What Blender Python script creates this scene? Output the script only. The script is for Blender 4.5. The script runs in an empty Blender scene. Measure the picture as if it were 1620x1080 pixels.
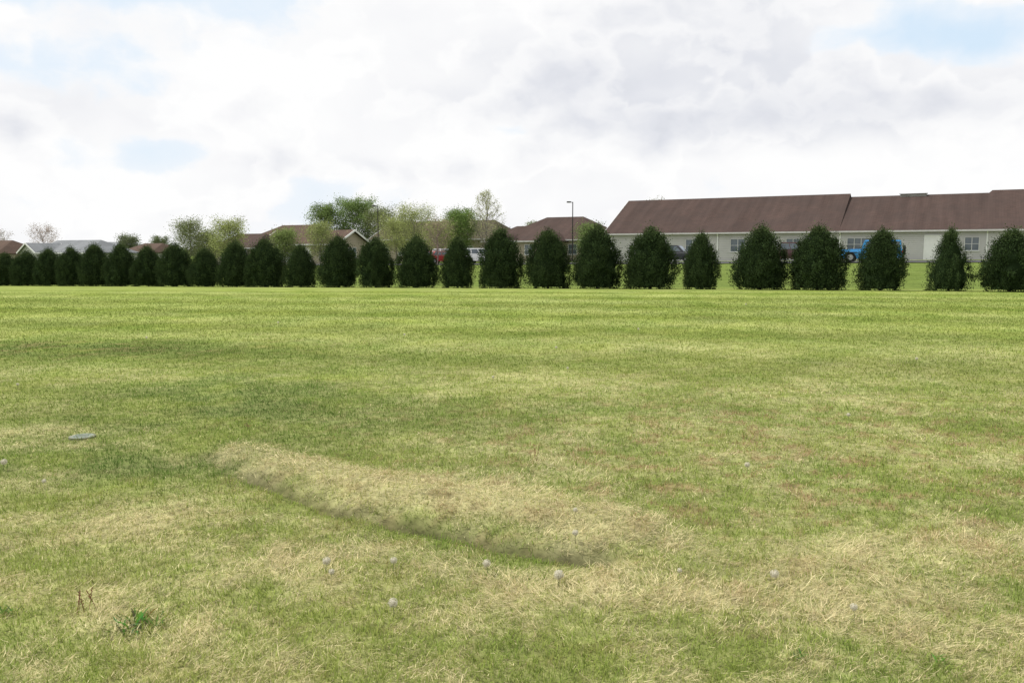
import bpy, bmesh, math, random
import numpy as np
from mathutils import Vector, Matrix
random.seed(7)
rng = np.random.default_rng(11)
scene = bpy.context.scene
COL = scene.collection
F = 1300.0   # focal length used to estimate positions (metres from bearings)

# ------------------------------------------------------------------ noise
_tabs = {}
def vnoise(x, y, seed=0):
    if seed not in _tabs:
        _tabs[seed] = np.random.default_rng(seed + 100).random((256, 256))
    T = _tabs[seed]
    x = np.asarray(x, float); y = np.asarray(y, float)
    xi = np.floor(x).astype(int); yi = np.floor(y).astype(int)
    fx = x - xi; fy = y - yi
    fx = fx * fx * (3 - 2 * fx); fy = fy * fy * (3 - 2 * fy)
    a = T[xi & 255, yi & 255]; b = T[(xi + 1) & 255, yi & 255]
    c = T[xi & 255, (yi + 1) & 255]; d = T[(xi + 1) & 255, (yi + 1) & 255]
    return (a * (1 - fx) + b * fx) * (1 - fy) + (c * (1 - fx) + d * fx) * fy
def fbm(x, y, seed=0, o=4):
    s = 0; a = .5; t = 0
    for i in range(o):
        s = s + a * vnoise(x * 2 ** i, y * 2 ** i, seed + i); t += a; a *= .55
    return s / t
def sstep(a, b, x):
    t = np.clip((x - a) / (b - a), 0, 1); return t * t * (3 - 2 * t)

GROOVE = [(-2.5, 6.6), (-2.1, 6.1), (-1.66, 5.68), (-1.09, 5.12), (-.5, 4.81), (-.04, 4.54), (.5, 4.35)]
def dist_poly(x, y, pts):
    best = np.full(np.shape(x), 1e9)
    for (x0, y0), (x1, y1) in zip(pts[:-1], pts[1:]):
        dx, dy = x1 - x0, y1 - y0
        t = np.clip(((x - x0) * dx + (y - y0) * dy) / (dx * dx + dy * dy), 0, 1)
        best = np.minimum(best, np.hypot(x - x0 - t * dx, y - y0 - t * dy))
    return best
MOUND = [(-2.2, 6.6), (-1.5, 6.05), (-.8, 5.5), (-.1, 5.15), (.6, 4.8)]
def groove(x, y):
    wv = .07 * (fbm(x * 3, y * 3, 8, 3) - .5)
    k = .5 + .5 * sstep(.35, .55, fbm(x * 2.1, y * 2.1, 17, 2))
    return np.exp(-((dist_poly(x, y, GROOVE) + wv) / .085) ** 2) * k
def H(x, y):
    x = np.asarray(x, float); y = np.asarray(y, float)
    s = y - 36
    base = -0.033 * np.minimum(0.5 * (s + np.sqrt(s * s + 16)), 34)
    xc = np.clip(x, -70, 60)
    d = y - (47.9 - 0.491 * xc)
    t = sstep(1.5, 34, d)
    tgt = 0.47 + 0.0115 * np.clip(x, -95, 75)
    tgt = tgt * (1 - sstep(180, 500, y))
    h = base * (1 - t) + tgt * t
    near = 1 - sstep(14, 30, np.hypot(x, y))
    h = h + near * 0.05 * (fbm(x * .5, y * .5, 3, 3) - .5)
    h = h + near * 0.05 * (fbm(x * 3, y * 3, 5, 3) - .5)
    h = h - 0.07 * groove(x, y) + 0.07 * np.exp(-(dist_poly(x, y, MOUND) / .28) ** 2)
    return h
def Hs(x, y): return float(H(np.array([x]), np.array([y]))[0])

def g2(x, y, cx, cy, rx, ry, rot=0):
    c, s = math.cos(rot), math.sin(rot)
    u = (x - cx) * c + (y - cy) * s; v = -(x - cx) * s + (y - cy) * c
    return np.exp(-(u / rx) ** 2 - (v / ry) ** 2)
def dryness(x, y):
    wx = x + 1.0 * (fbm(x * .9, y * .9, 21, 3) - .5); wy = y + 1.0 * (fbm(x * .9, y * .9, 25, 3) - .5)
    lx = x + .3 * (fbm(x * 2.5, y * 2.5, 22, 3) - .5); ly = y + .3 * (fbm(x * 2.5, y * 2.5, 26, 3) - .5)
    d = 0.20 + 0.17 * (1 - sstep(3.2, 6.5, y)) - .05 * sstep(9, 20, y)
    d += 1.05 * np.exp(-(dist_poly(lx, ly, MOUND) / .34) ** 2)
    d += .50 * g2(wx, wy, .6, 3.8, 1.3, .35) + .45 * g2(wx, wy, -1.2, 4.3, .7, .28) + .5 * g2(wx, wy, -4.3, 7.4, 1.3, .5)
    d += .45 * g2(wx, wy, 2.6, 4.5, 1.3, .38) + .35 * g2(wx, wy, 2.2, 3.5, .8, .4) + .45 * g2(wx, wy, -2.4, 4.9, .7, .33) + .3 * g2(wx, wy, -1.6, 3.3, .6, .3)
    d -= .35 * g2(wx, wy, -3.2, 9.0, 1.7, 2.4, .3) + .30 * g2(wx, wy, -7.5, 14, 4.5, 2.0) + .25 * g2(wx, wy, -3.4, 6.4, 1.0, .5)
    d -= .10 * g2(wx, wy, -.1, 8.6, 1.6, 1.4) + .2 * g2(wx, wy, -1.0, 3.6, .5, .3) 
    d += .15 * g2(wx, wy, 3.5, 7.5, 3.5, 1.8) + .10 * g2(wx, wy, 5.5, 12, 3.5, 1.5)
    d -= .35 * groove(x + .05, y + .1)
    n = fbm(x * .8, y * .9, 31, 4); d += .60 * (n - .5)
    n2 = fbm(x * 3.2, y * 3.6, 41, 3); d += 1.0 * (n2 - .5) * (1 - sstep(9, 18, y))
    n3 = fbm(x * 10, y * 11, 45, 3); d += .8 * (n3 - .5) * (1 - sstep(6, 12, y))
    q = y + .16 * x + 1.2 * (fbm(x * .06, y * .3, 51, 2) - .5)
    d += (.09 * np.sin(q * 2 * math.pi / 4.6) + .22 * (fbm(x * .14, q * .40, 61, 3) - .5)) * sstep(6, 13, y)
    return np.clip(d, 0, 1)
def brownness(x, y):
    b = sstep(.55, .68, fbm(x * 6.5, y * 7.5, 71, 4)) * (.12 + .75 * g2(x, y, 3.2, 7.0, 3.6, 2.6) + .5 * g2(x, y, -8, 14, 4, 1.6) + .35 * g2(x, y, 1, 6, 3, 2))
    return np.clip(b, 0, 1) * (1 - sstep(14, 22, y))
def band(x, y):
    q = y + .16 * x + 1.2 * (fbm(x * .06, y * .3, 51, 2) - .5)
    return (1 + (.10 * np.sin(q * 2 * math.pi / 4.6) + .22 * (fbm(x * .16 + 9, q * .30, 67, 3) - .5)) * sstep(6, 12, y)) * (1.14 - .23 * sstep(8, 26, y))
G1 = np.array((.132, .200, .036)); G2 = np.array((.235, .280, .066)); GD = np.array((.070, .128, .028))
ST = np.array((.68, .61, .37)); BR = np.array((.30, .19, .11))
def mixc(a, b, t): return a * (1 - t[:, None]) + b * t[:, None]
def deep(x, y):
    return np.clip(1.0 * g2(x, y, -3.1, 9.0, 1.9, 2.6, .3) + 1.0 * g2(x, y, -7.8, 14.2, 4.0, 1.7) + .8 * g2(x, y, -3.3, 6.3, 1.2, .45) + .3 * g2(x, y, 0, 8, 2, 2) + .6 * groove(x, y), 0, 1) * sstep(.28, .55, fbm(x * 1.1, y * 1.3, 83, 4))

# ------------------------------------------------------------------ material helpers
def new_mat(name):
    m = bpy.data.materials.new(name); m.use_nodes = True
    nt = m.node_tree; nt.nodes.clear()
    return m, nt, nt.nodes, nt.links
def noise_mat(name, c1, c2, scale=5, rough=.8, bump=0.0, bscale=None, spec=.3, metal=0.0, stretch=(1, 1, 1), detail=5):
    m, nt, N, L = new_mat(name)
    out = N.new('ShaderNodeOutputMaterial'); b = N.new('ShaderNodeBsdfPrincipled')
    tc = N.new('ShaderNodeTexCoord'); mp = N.new('ShaderNodeMapping'); mp.inputs['Scale'].default_value = stretch
    nz = N.new('ShaderNodeTexNoise'); nz.inputs['Scale'].default_value = scale; nz.inputs['Detail'].default_value = detail
    r = N.new('ShaderNodeValToRGB'); r.color_ramp.elements[0].position = .3; r.color_ramp.elements[1].position = .7
    r.color_ramp.elements[0].color = (*c1, 1); r.color_ramp.elements[1].color = (*c2, 1)
    L.new(tc.outputs['Object'], mp.inputs[0]); L.new(mp.outputs[0], nz.inputs['Vector']); L.new(nz.outputs[0], r.inputs[0])
    L.new(r.outputs[0], b.inputs['Base Color']); L.new(b.outputs[0], out.inputs[0])
    b.inputs['Roughness'].default_value = rough; b.inputs['Metallic'].default_value = metal
    b.inputs['Specular IOR Level'].default_value = spec
    if bump:
        n2 = N.new('ShaderNodeTexNoise'); n2.inputs['Scale'].default_value = bscale or scale * 4; n2.inputs['Detail'].default_value = 4
        L.new(mp.outputs[0], n2.inputs['Vector'])
        bp = N.new('ShaderNodeBump'); bp.inputs['Strength'].default_value = bump; bp.inputs['Distance'].default_value = .05
        L.new(n2.outputs[0], bp.inputs['Height']); L.new(bp.outputs[0], b.inputs['Normal'])
    return m
def leaf_mat(name, attr='tint', trans=.3, var=True):
    m, nt, N, L = new_mat(name)
    out = N.new('ShaderNodeOutputMaterial'); a = N.new('ShaderNodeAttribute'); a.attribute_name = attr
    d = N.new('ShaderNodeBsdfDiffuse'); t = N.new('ShaderNodeBsdfTranslucent'); mx = N.new('ShaderNodeMixShader')
    mx.inputs[0].default_value = trans
    col = a.outputs['Color']
    if var:
        tc = N.new('ShaderNodeTexCoord'); nz = N.new('ShaderNodeTexNoise'); nz.inputs['Scale'].default_value = 2.5; nz.inputs['Detail'].default_value = 1
        mr = N.new('ShaderNodeMapRange'); mr.inputs[3].default_value = .75; mr.inputs[4].default_value = 1.25
        vm = N.new('ShaderNodeVectorMath'); vm.operation = 'SCALE'
        L.new(tc.outputs['Object'], nz.inputs['Vector']); L.new(nz.outputs[0], mr.inputs[0])
        L.new(col, vm.inputs[0]); L.new(mr.outputs[0], vm.inputs['Scale']); col = vm.outputs[0]
    L.new(col, d.inputs[0]); L.new(col, t.inputs[0])
    L.new(d.outputs[0], mx.inputs[1]); L.new(t.outputs[0], mx.inputs[2]); L.new(mx.outputs[0], out.inputs[0])
    return m
def shingle_mat(name, c1, c2, c3):
    m, nt, N, L = new_mat(name)
    out = N.new('ShaderNodeOutputMaterial'); b = N.new('ShaderNodeBsdfPrincipled'); b.inputs['Roughness'].default_value = .95
    b.inputs['Specular IOR Level'].default_value = .05
    tc = N.new('ShaderNodeTexCoord'); mp = N.new('ShaderNodeMapping'); mp.inputs['Scale'].default_value = (1, 1.0, 1.0)
    br = N.new('ShaderNodeTexBrick'); br.inputs['Scale'].default_value = 1.0
    br.inputs['Brick Width'].default_value = .5; br.inputs['Row Height'].default_value = .22; br.inputs['Mortar Size'].default_value = .012
    br.inputs['Color1'].default_value = (*c1, 1); br.inputs['Color2'].default_value = (*c2, 1); br.inputs['Mortar'].default_value = (*[v * .6 for v in c1], 1)
    nz = N.new('ShaderNodeTexNoise'); nz.inputs['Scale'].default_value = .35; nz.inputs['Detail'].default_value = 7
    mx = N.new('ShaderNodeMix'); mx.data_type = 'RGBA'
    mr = N.new('ShaderNodeMapRange'); mr.inputs[1].default_value = .4; mr.inputs[2].default_value = .7; mr.inputs[4].default_value = .75
    mp2 = N.new('ShaderNodeMapping'); mp2.inputs['Scale'].default_value = (1.4, .12, .12)
    n3 = N.new('ShaderNodeTexNoise'); n3.inputs['Scale'].default_value = 1; n3.inputs['Detail'].default_value = 5
    mr3 = N.new('ShaderNodeMapRange'); mr3.inputs[3].default_value = .65; mr3.inputs[4].default_value = 1.38
    vm = N.new('ShaderNodeVectorMath'); vm.operation = 'SCALE'
    L.new(tc.outputs['Object'], mp.inputs[0]); L.new(mp.outputs[0], br.inputs['Vector'])
    L.new(tc.outputs['Object'], nz.inputs['Vector']); L.new(nz.outputs[0], mr.inputs[0]); L.new(mr.outputs[0], mx.inputs[0])
    L.new(br.outputs['Color'], mx.inputs[6]); mx.inputs[7].default_value = (*c3, 1)
    L.new(tc.outputs['Object'], mp2.inputs[0]); L.new(mp2.outputs[0], n3.inputs['Vector']); L.new(n3.outputs[0], mr3.inputs[0])
    L.new(mx.outputs[2], vm.inputs[0]); L.new(mr3.outputs[0], vm.inputs['Scale'])
    L.new(vm.outputs[0], b.inputs['Base Color']); L.new(b.outputs[0], out.inputs[0])
    return m
def siding_mat(name, c):
    m, nt, N, L = new_mat(name)
    out = N.new('ShaderNodeOutputMaterial'); b = N.new('ShaderNodeBsdfPrincipled'); b.inputs['Roughness'].default_value = .6
    tc = N.new('ShaderNodeTexCoord'); sp = N.new('ShaderNodeSeparateXYZ'); L.new(tc.outputs['Object'], sp.inputs[0])
    mu = N.new('ShaderNodeMath'); mu.operation = 'MULTIPLY'; mu.inputs[1].default_value = 1 / .2
    fr = N.new('ShaderNodeMath'); fr.operation = 'FRACT'
    L.new(sp.outputs[2], mu.inputs[0]); L.new(mu.outputs[0], fr.inputs[0])
    nz = N.new('ShaderNodeTexNoise'); nz.inputs['Scale'].default_value = .8; nz.inputs['Detail'].default_value = 5
    L.new(tc.outputs['Object'], nz.inputs['Vector'])
    r = N.new('ShaderNodeValToRGB'); r.color_ramp.elements[0].position = .0; r.color_ramp.elements[1].position = .18
    r.color_ramp.elements[0].color = (*[v * .6 for v in c], 1); r.color_ramp.elements[1].color = (*c, 1)
    L.new(fr.outputs[0], r.inputs[0])
    mr = N.new('ShaderNodeMapRange'); mr.inputs[3].default_value = .85; mr.inputs[4].default_value = 1.12; L.new(nz.outputs[0], mr.inputs[0])
    vm = N.new('ShaderNodeVectorMath'); vm.operation = 'SCALE'; L.new(r.outputs[0], vm.inputs[0]); L.new(mr.outputs[0], vm.inputs['Scale'])
    L.new(vm.outputs[0], b.inputs['Base Color'])
    bp = N.new('ShaderNodeBump'); bp.inputs['Distance'].default_value = .02; L.new(fr.outputs[0], bp.inputs['Height']); L.new(bp.outputs[0], b.inputs['Normal'])
    L.new(b.outputs[0], out.inputs[0])
    return m

M_shingle = shingle_mat('brown_shingles', (.082, .057, .050), (.069, .050, .044), (.058, .044, .040))
M_shingle2 = shingle_mat('tan_brown_shingles', (.11, .076, .060), (.092, .066, .053), (.078, .058, .047))
M_shingle3 = shingle_mat('grey_shingles', (.20, .21, .22), (.18, .19, .20), (.16, .17, .18))
M_shingle4 = shingle_mat('olive_shingles', (.090, .078, .052), (.076, .068, .046), (.070, .061, .045))
M_side = siding_mat('warm_grey_siding', (.55, .535, .54))
M_side2 = siding_mat('tan_siding', (.42, .36, .29))
M_side3 = siding_mat('pale_siding', (.48, .48, .47))
M_white = noise_mat('white_paint', (.78, .78, .77), (.84, .84, .83), 3, .5)
M_frame = noise_mat('window_frame_vinyl', (.55, .55, .54), (.64, .64, .63), 3, .5)
M_trim = noise_mat('cream_trim', (.50, .49, .48), (.58, .57, .56), 3, .5)
M_glass = noise_mat('window_glass', (.06, .08, .10), (.14, .17, .20), .9, .08, spec=.7)
M_asph = noise_mat('asphalt', (.045, .045, .047), (.07, .07, .072), 3, .9, .3)
M_conc = noise_mat('concrete', (.22, .215, .20), (.30, .29, .27), 2, .85, .3)
M_rub = noise_mat('tyre_rubber', (.012, .012, .012), (.025, .025, .025), 8, .8)
M_rim = noise_mat('rim_metal', (.35, .35, .36), (.5, .5, .52), 6, .35, metal=.8)
M_lampmetal = noise_mat('dark_pole_metal', (.03, .028, .026), (.05, .045, .04), 4, .5, metal=.3)
M_bark = noise_mat('bark', (.08, .066, .052), (.15, .13, .10), 6, .9, .5)
M_bark2 = noise_mat('pale_bark', (.18, .16, .14), (.29, .26, .23), 6, .9, .5)
M_bark3 = noise_mat('reddish_bark', (.18, .13, .12), (.27, .20, .18), 6, .9, .5)
M_leaf = leaf_mat('leaf', trans=.45)
M_evergreen = leaf_mat('evergreen_spray', trans=.15)
M_grass = leaf_mat('grass_blades', trans=.32, var=False)
M_red = noise_mat('red_lens', (.35, .02, .02), (.45, .03, .03), 6, .2)
M_lens = noise_mat('clear_lens', (.6, .6, .6), (.75, .75, .75), 6, .15)
M_black = noise_mat('black_trim', (.015, .015, .015), (.03, .03, .03), 6, .6)

# ------------------------------------------------------------------ object helpers
def link(o): COL.objects.link(o); return o
def mesh_obj(name, V, Fc, mat=None, parent=None, smooth=False):
    me = bpy.data.meshes.new(name); me.from_pydata([tuple(v) for v in V], [], Fc); me.update()
    o = link(bpy.data.objects.new(name, me))
    if mat: me.materials.append(mat)
    if parent: o.parent = parent
    if smooth:
        me.polygons.foreach_set('use_smooth', [True] * len(me.polygons))
    return o
def tag(o, label=None, cat=None, group=None, kind=None):
    if label: o['label'] = label
    if cat: o['category'] = cat
    if group: o['group'] = group
    if kind: o['kind'] = kind
    return o
def root(name, x, y, z, ang, label, cat, group=None):
    e = link(bpy.data.objects.new(name, None)); e.location = (x, y, z); e.rotation_euler = (0, 0, ang); e.empty_display_size = .3
    return tag(e, label, cat, group)
class MB:
    def __init__(s): s.V = []; s.F = []
    def box(s, x0, x1, y0, y1, z0, z1):
        n = len(s.V)
        s.V += [(x0, y0, z0), (x1, y0, z0), (x1, y1, z0), (x0, y1, z0), (x0, y0, z1), (x1, y0, z1), (x1, y1, z1), (x0, y1, z1)]
        s.F += [(n, n+3, n+2, n+1), (n+4, n+5, n+6, n+7), (n, n+1, n+5, n+4), (n+1, n+2, n+6, n+5), (n+2, n+3, n+7, n+6), (n+3, n, n+4, n+7)]
    def beam(s, a, b, w, h):
        a = Vector(a); b = Vector(b); d = (b - a).normalized(); up = Vector((0, 0, 1))
        sd = d.cross(up)
        if sd.length < 1e-4: sd = Vector((1, 0, 0))
        sd.normalize(); u2 = sd.cross(d).normalized()
        n = len(s.V)
        for p in (a, b):
            for q in ((-1, -1), (1, -1), (1, 1), (-1, 1)):
                s.V.append(tuple(p + sd * q[0] * w / 2 + u2 * q[1] * h / 2))
        s.F += [(n, n+1, n+2, n+3), (n+7, n+6, n+5, n+4)] + [(n+i, n+4+i, n+4+(i+1) % 4, n+(i+1) % 4) for i in range(4)]
    def cyl(s, c0, c1, r0, r1, seg=12, caps=True):
        c0 = Vector(c0); c1 = Vector(c1); d = (c1 - c0).normalized()
        a = d.orthogonal().normalized(); b = d.cross(a); n = len(s.V)
        for c, r in ((c0, r0), (c1, r1)):
            for i in range(seg):
                t = 2 * math.pi * i / seg; s.V.append(tuple(c + a * math.cos(t) * r + b * math.sin(t) * r))
        s.F += [(n+i, n+(i+1) % seg, n+seg+(i+1) % seg, n+seg+i) for i in range(seg)]
        if caps: s.F += [tuple(n+i for i in reversed(range(seg))), tuple(n+seg+i for i in range(seg))]
    def obj(s, name, mat, parent=None, smooth=False): return mesh_obj(name, s.V, s.F, mat, parent, smooth)

def np_mesh(name, V, quads=None, tris=None, col=None, mat=None, parent=None):
    me = bpy.data.meshes.new(name)
    nq = 0 if quads is None else len(quads); ntv = 0 if tris is None else len(tris)
    me.vertices.add(len(V)); me.vertices.foreach_set('co', np.ascontiguousarray(V, np.float32).ravel())
    lo = []
    if nq: lo.append(np.asarray(quads, np.int32).ravel())
    if ntv: lo.append(np.asarray(tris, np.int32).ravel())
    lo = np.concatenate(lo); me.loops.add(len(lo)); me.loops.foreach_set('vertex_index', lo)
    me.polygons.add(nq + ntv)
    st = np.concatenate([np.arange(nq) * 4, nq * 4 + np.arange(ntv) * 3]).astype(np.int32)
    me.polygons.foreach_set('loop_start', st)
    me.update(calc_edges=True); me.validate()
    if col is not None:
        at = me.color_attributes.new('tint', 'FLOAT_COLOR', 'POINT')
        c4 = np.ones((len(V), 4), np.float32); c4[:, :3] = col; at.data.foreach_set('color', c4.ravel())
    if mat: me.materials.append(mat)
    o = link(bpy.data.objects.new(name, me))
    if parent: o.parent = parent
    return o

# ------------------------------------------------------------------ ground
def axis(center, lo, hi, n, a):
    s0 = math.asinh((lo - center) / a); s1 = math.asinh((hi - center) / a)
    return center + a * np.sinh(np.linspace(s0, s1, n))
xs = axis(0, -2500, 2500, 640, 3); ys = axis(5.2, -400, 4000, 640, 2.5)
X, Y = np.meshgrid(xs, ys); gx = X.ravel(); gy = Y.ravel(); gz = H(gx, gy)
ny, nx = X.shape; ii = np.arange(nx * ny).reshape(ny, nx)
quads = np.stack([ii[:-1, :-1], ii[:-1, 1:], ii[1:, 1:], ii[1:, :-1]], -1).reshape(-1, 4)
def macro(x, y):
    d = dryness(x, y); dd = y - (47.9 - 0.491 * np.clip(x, -70, 60))
    n = fbm(x * 1.3, y * 1.3, 91, 3)
    g = mixc(np.tile(G1, (len(x), 1)), G2, np.clip(n * 1.2 - .1 + .1 * sstep(8, 25, y), 0, 1))
    g = mixc(g, GD, .85 * deep(x, y))
    c = mixc(g, ST, np.clip(d * .62, 0, 1) * (1 - .35 * sstep(12, 26, y))); c = mixc(c, BR, brownness(x, y) * .8)
    c = c * np.where(dd < 0, band(x, y), .92)[:, None]
    beyond = sstep(0, 8, dd)
    return mixc(c, np.array((.105, .145, .038)), beyond * .85)
gc = macro(gx, gy)
soil = (1 - sstep(7, 24, gy)) * .6
gc = mixc(gc, np.array((.16, .155, .07)), soil)
gc = mixc(gc, np.array((.05, .045, .024)), .8 * groove(gx, gy))
m, nt, N, L = new_mat('lawn_ground')
out = N.new('ShaderNodeOutputMaterial'); bs = N.new('ShaderNodeBsdfDiffuse'); at = N.new('ShaderNodeAttribute'); at.attribute_name = 'tint'
tc = N.new('ShaderNodeTexCoord')
na = N.new('ShaderNodeTexNoise'); na.inputs['Scale'].default_value = 9; na.inputs['Detail'].default_value = 7; na.inputs['Roughness'].default_value = .7
nb = N.new('ShaderNodeTexNoise'); nb.inputs['Scale'].default_value = .7; nb.inputs['Detail'].default_value = 4
ra = N.new('ShaderNodeMapRange'); ra.inputs[1].default_value = .3; ra.inputs[2].default_value = .7; ra.inputs[3].default_value = .55; ra.inputs[4].default_value = 1.45
rb = N.new('ShaderNodeMapRange'); rb.inputs[1].default_value = .3; rb.inputs[2].default_value = .7; rb.inputs[3].default_value = .85; rb.inputs[4].default_value = 1.15
mm = N.new('ShaderNodeMath'); mm.operation = 'MULTIPLY'; vm = N.new('ShaderNodeVectorMath'); vm.operation = 'SCALE'
L.new(tc.outputs['Object'], na.inputs['Vector']); L.new(tc.outputs['Object'], nb.inputs['Vector'])
L.new(na.outputs[0], ra.inputs[0]); L.new(nb.outputs[0], rb.inputs[0]); L.new(ra.outputs[0], mm.inputs[0]); L.new(rb.outputs[0], mm.inputs[1])
L.new(at.outputs['Color'], vm.inputs[0]); L.new(mm.outputs[0], vm.inputs['Scale']); L.new(vm.outputs[0], bs.inputs[0])
L.new(bs.outputs[0], out.inputs[0])
g = np_mesh('ground', np.stack([gx, gy, gz], 1), quads=quads, col=gc, mat=m)
g.data.polygons.foreach_set('use_smooth', [True] * len(g.data.polygons))
tag(g, 'mown lawn with straw patches rising gently behind the hedge', 'ground', kind='structure')

# ------------------------------------------------------------------ grass blades
def blades(name, n, zmin, zmax, straw, label):
    y = zmin * (zmax / zmin) ** rng.random(n)
    x = (rng.random(n) * 2 - 1) * (.70 * y + .7)
    d = dryness(x, y); br = brownness(x, y)
    if straw: keep = rng.random(n) < np.clip(d * 1.5 - .24, .03, 1)
    else: keep = rng.random(n) < np.clip(1.2 - d * .9, .2, 1)
    gv = groove(x, y)
    keep &= ~(rng.random(n) < gv * .95)
    keep &= ~(rng.random(n) < sstep(28, 38, y) * .7)
    x = x[keep]; y = y[keep]; d = d[keep]; br = br[keep]; n = len(x)
    z = H(x, y)
    phi = rng.random(n) * 2 * math.pi
    r1 = rng.random(n); r2 = rng.random(n); r3 = rng.random(n)
    bd = band(x, y)[:, None]
    if straw:
        phi = fbm(x * 1.6, y * 1.6, 111, 3) * 12 + rng.normal(0, .9, n)
        thick = sstep(.45, .9, d)
        ln = (.020 + (.036 + .05 * thick) * r1 ** 1.5) * (1 + .015 * y); lean = np.radians(58 + 38 * r2); lean2 = lean + rng.normal(.15, .4, n)
        w = (.0006 + .00038 * y) * (.6 + .8 * r3); z = z + .004 + (.02 + .025 * thick) * rng.random(n) ** 1.5
        c = mixc(np.tile(ST, (n, 1)), np.array((.40, .34, .17)), rng.random(n)) * (.48 + .82 * rng.random(n))[:, None]
        c = mixc(c, BR, np.clip(br * 1.2, 0, .9) * (rng.random(n) < .7))
        c = mixc(c, np.array((.33, .35, .12)), .7 * sstep(7, 16, y))
    else:
        hgt = .6 + 1.0 * fbm(x * 3.2, y * 3.2, 121, 3)
        ln = (.014 + .034 * r1) * hgt * (1 + .008 * y) * (1 - .5 * sstep(22, 36, y)); lean = np.radians(12 + 50 * r2); lean2 = lean + np.radians(10 + 40 * r3)
        w = (.0011 + .00048 * y) * (.7 + .6 * rng.random(n))
        nn = fbm(x * 1.3, y * 1.3, 91, 3)
        c = mixc(np.tile(G1, (n, 1)), G2, np.clip(nn * 1.2 - .1 + .1 * sstep(8, 25, y) + rng.normal(0, .3, n), 0, 1))
        c = mixc(c, GD, .85 * deep(x, y))
        c = c * (.55 + .9 * rng.random(n))[:, None]
        c = mixc(c, np.array((.43, .41, .16)), np.clip(d * .8, 0, .7) * rng.random(n) * (1 - .35 * sstep(12, 26, y)))
        c = mixc(c, BR, np.clip(br, 0, .8) * (rng.random(n) < .5))
    c = c * bd
    dx = np.cos(phi); dy = np.sin(phi); px = -dy; py = dx
    B = np.stack([x, y, z], 1); S = np.stack([px, py, np.zeros(n)], 1)
    D1 = np.stack([dx * np.sin(lean), dy * np.sin(lean), np.cos(lean)], 1)
    D2 = np.stack([dx * np.sin(lean2), dy * np.sin(lean2), np.cos(lean2)], 1)
    Mi = B + D1 * (ln * .55)[:, None]; Ti = Mi + D2 * (ln * .45)[:, None]
    if straw:
        Ti[:, 2] = np.maximum(Ti[:, 2], B[:, 2] - .004)
    W = S * (w / 2)[:, None]
    V = np.stack([B - W, B + W, Mi + W * .8, Mi - W * .8, Ti], 1).reshape(-1, 3)
    k = np.arange(n)[:, None] * 5
    o = np_mesh(name, V, quads=k + np.array([0, 1, 2, 3]), tris=k + np.array([3, 2, 4]), col=np.repeat(c, 5, 0), mat=M_grass)
    return tag(o, label, 'grass', kind='stuff')
blades('lawn_grass', 580000, 2.3, 38, False, 'short green mown grass blades covering the lawn')
blades('dry_straw', 460000, 2.3, 26, True, 'loose dry straw and dead grass clippings on the lawn')

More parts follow.
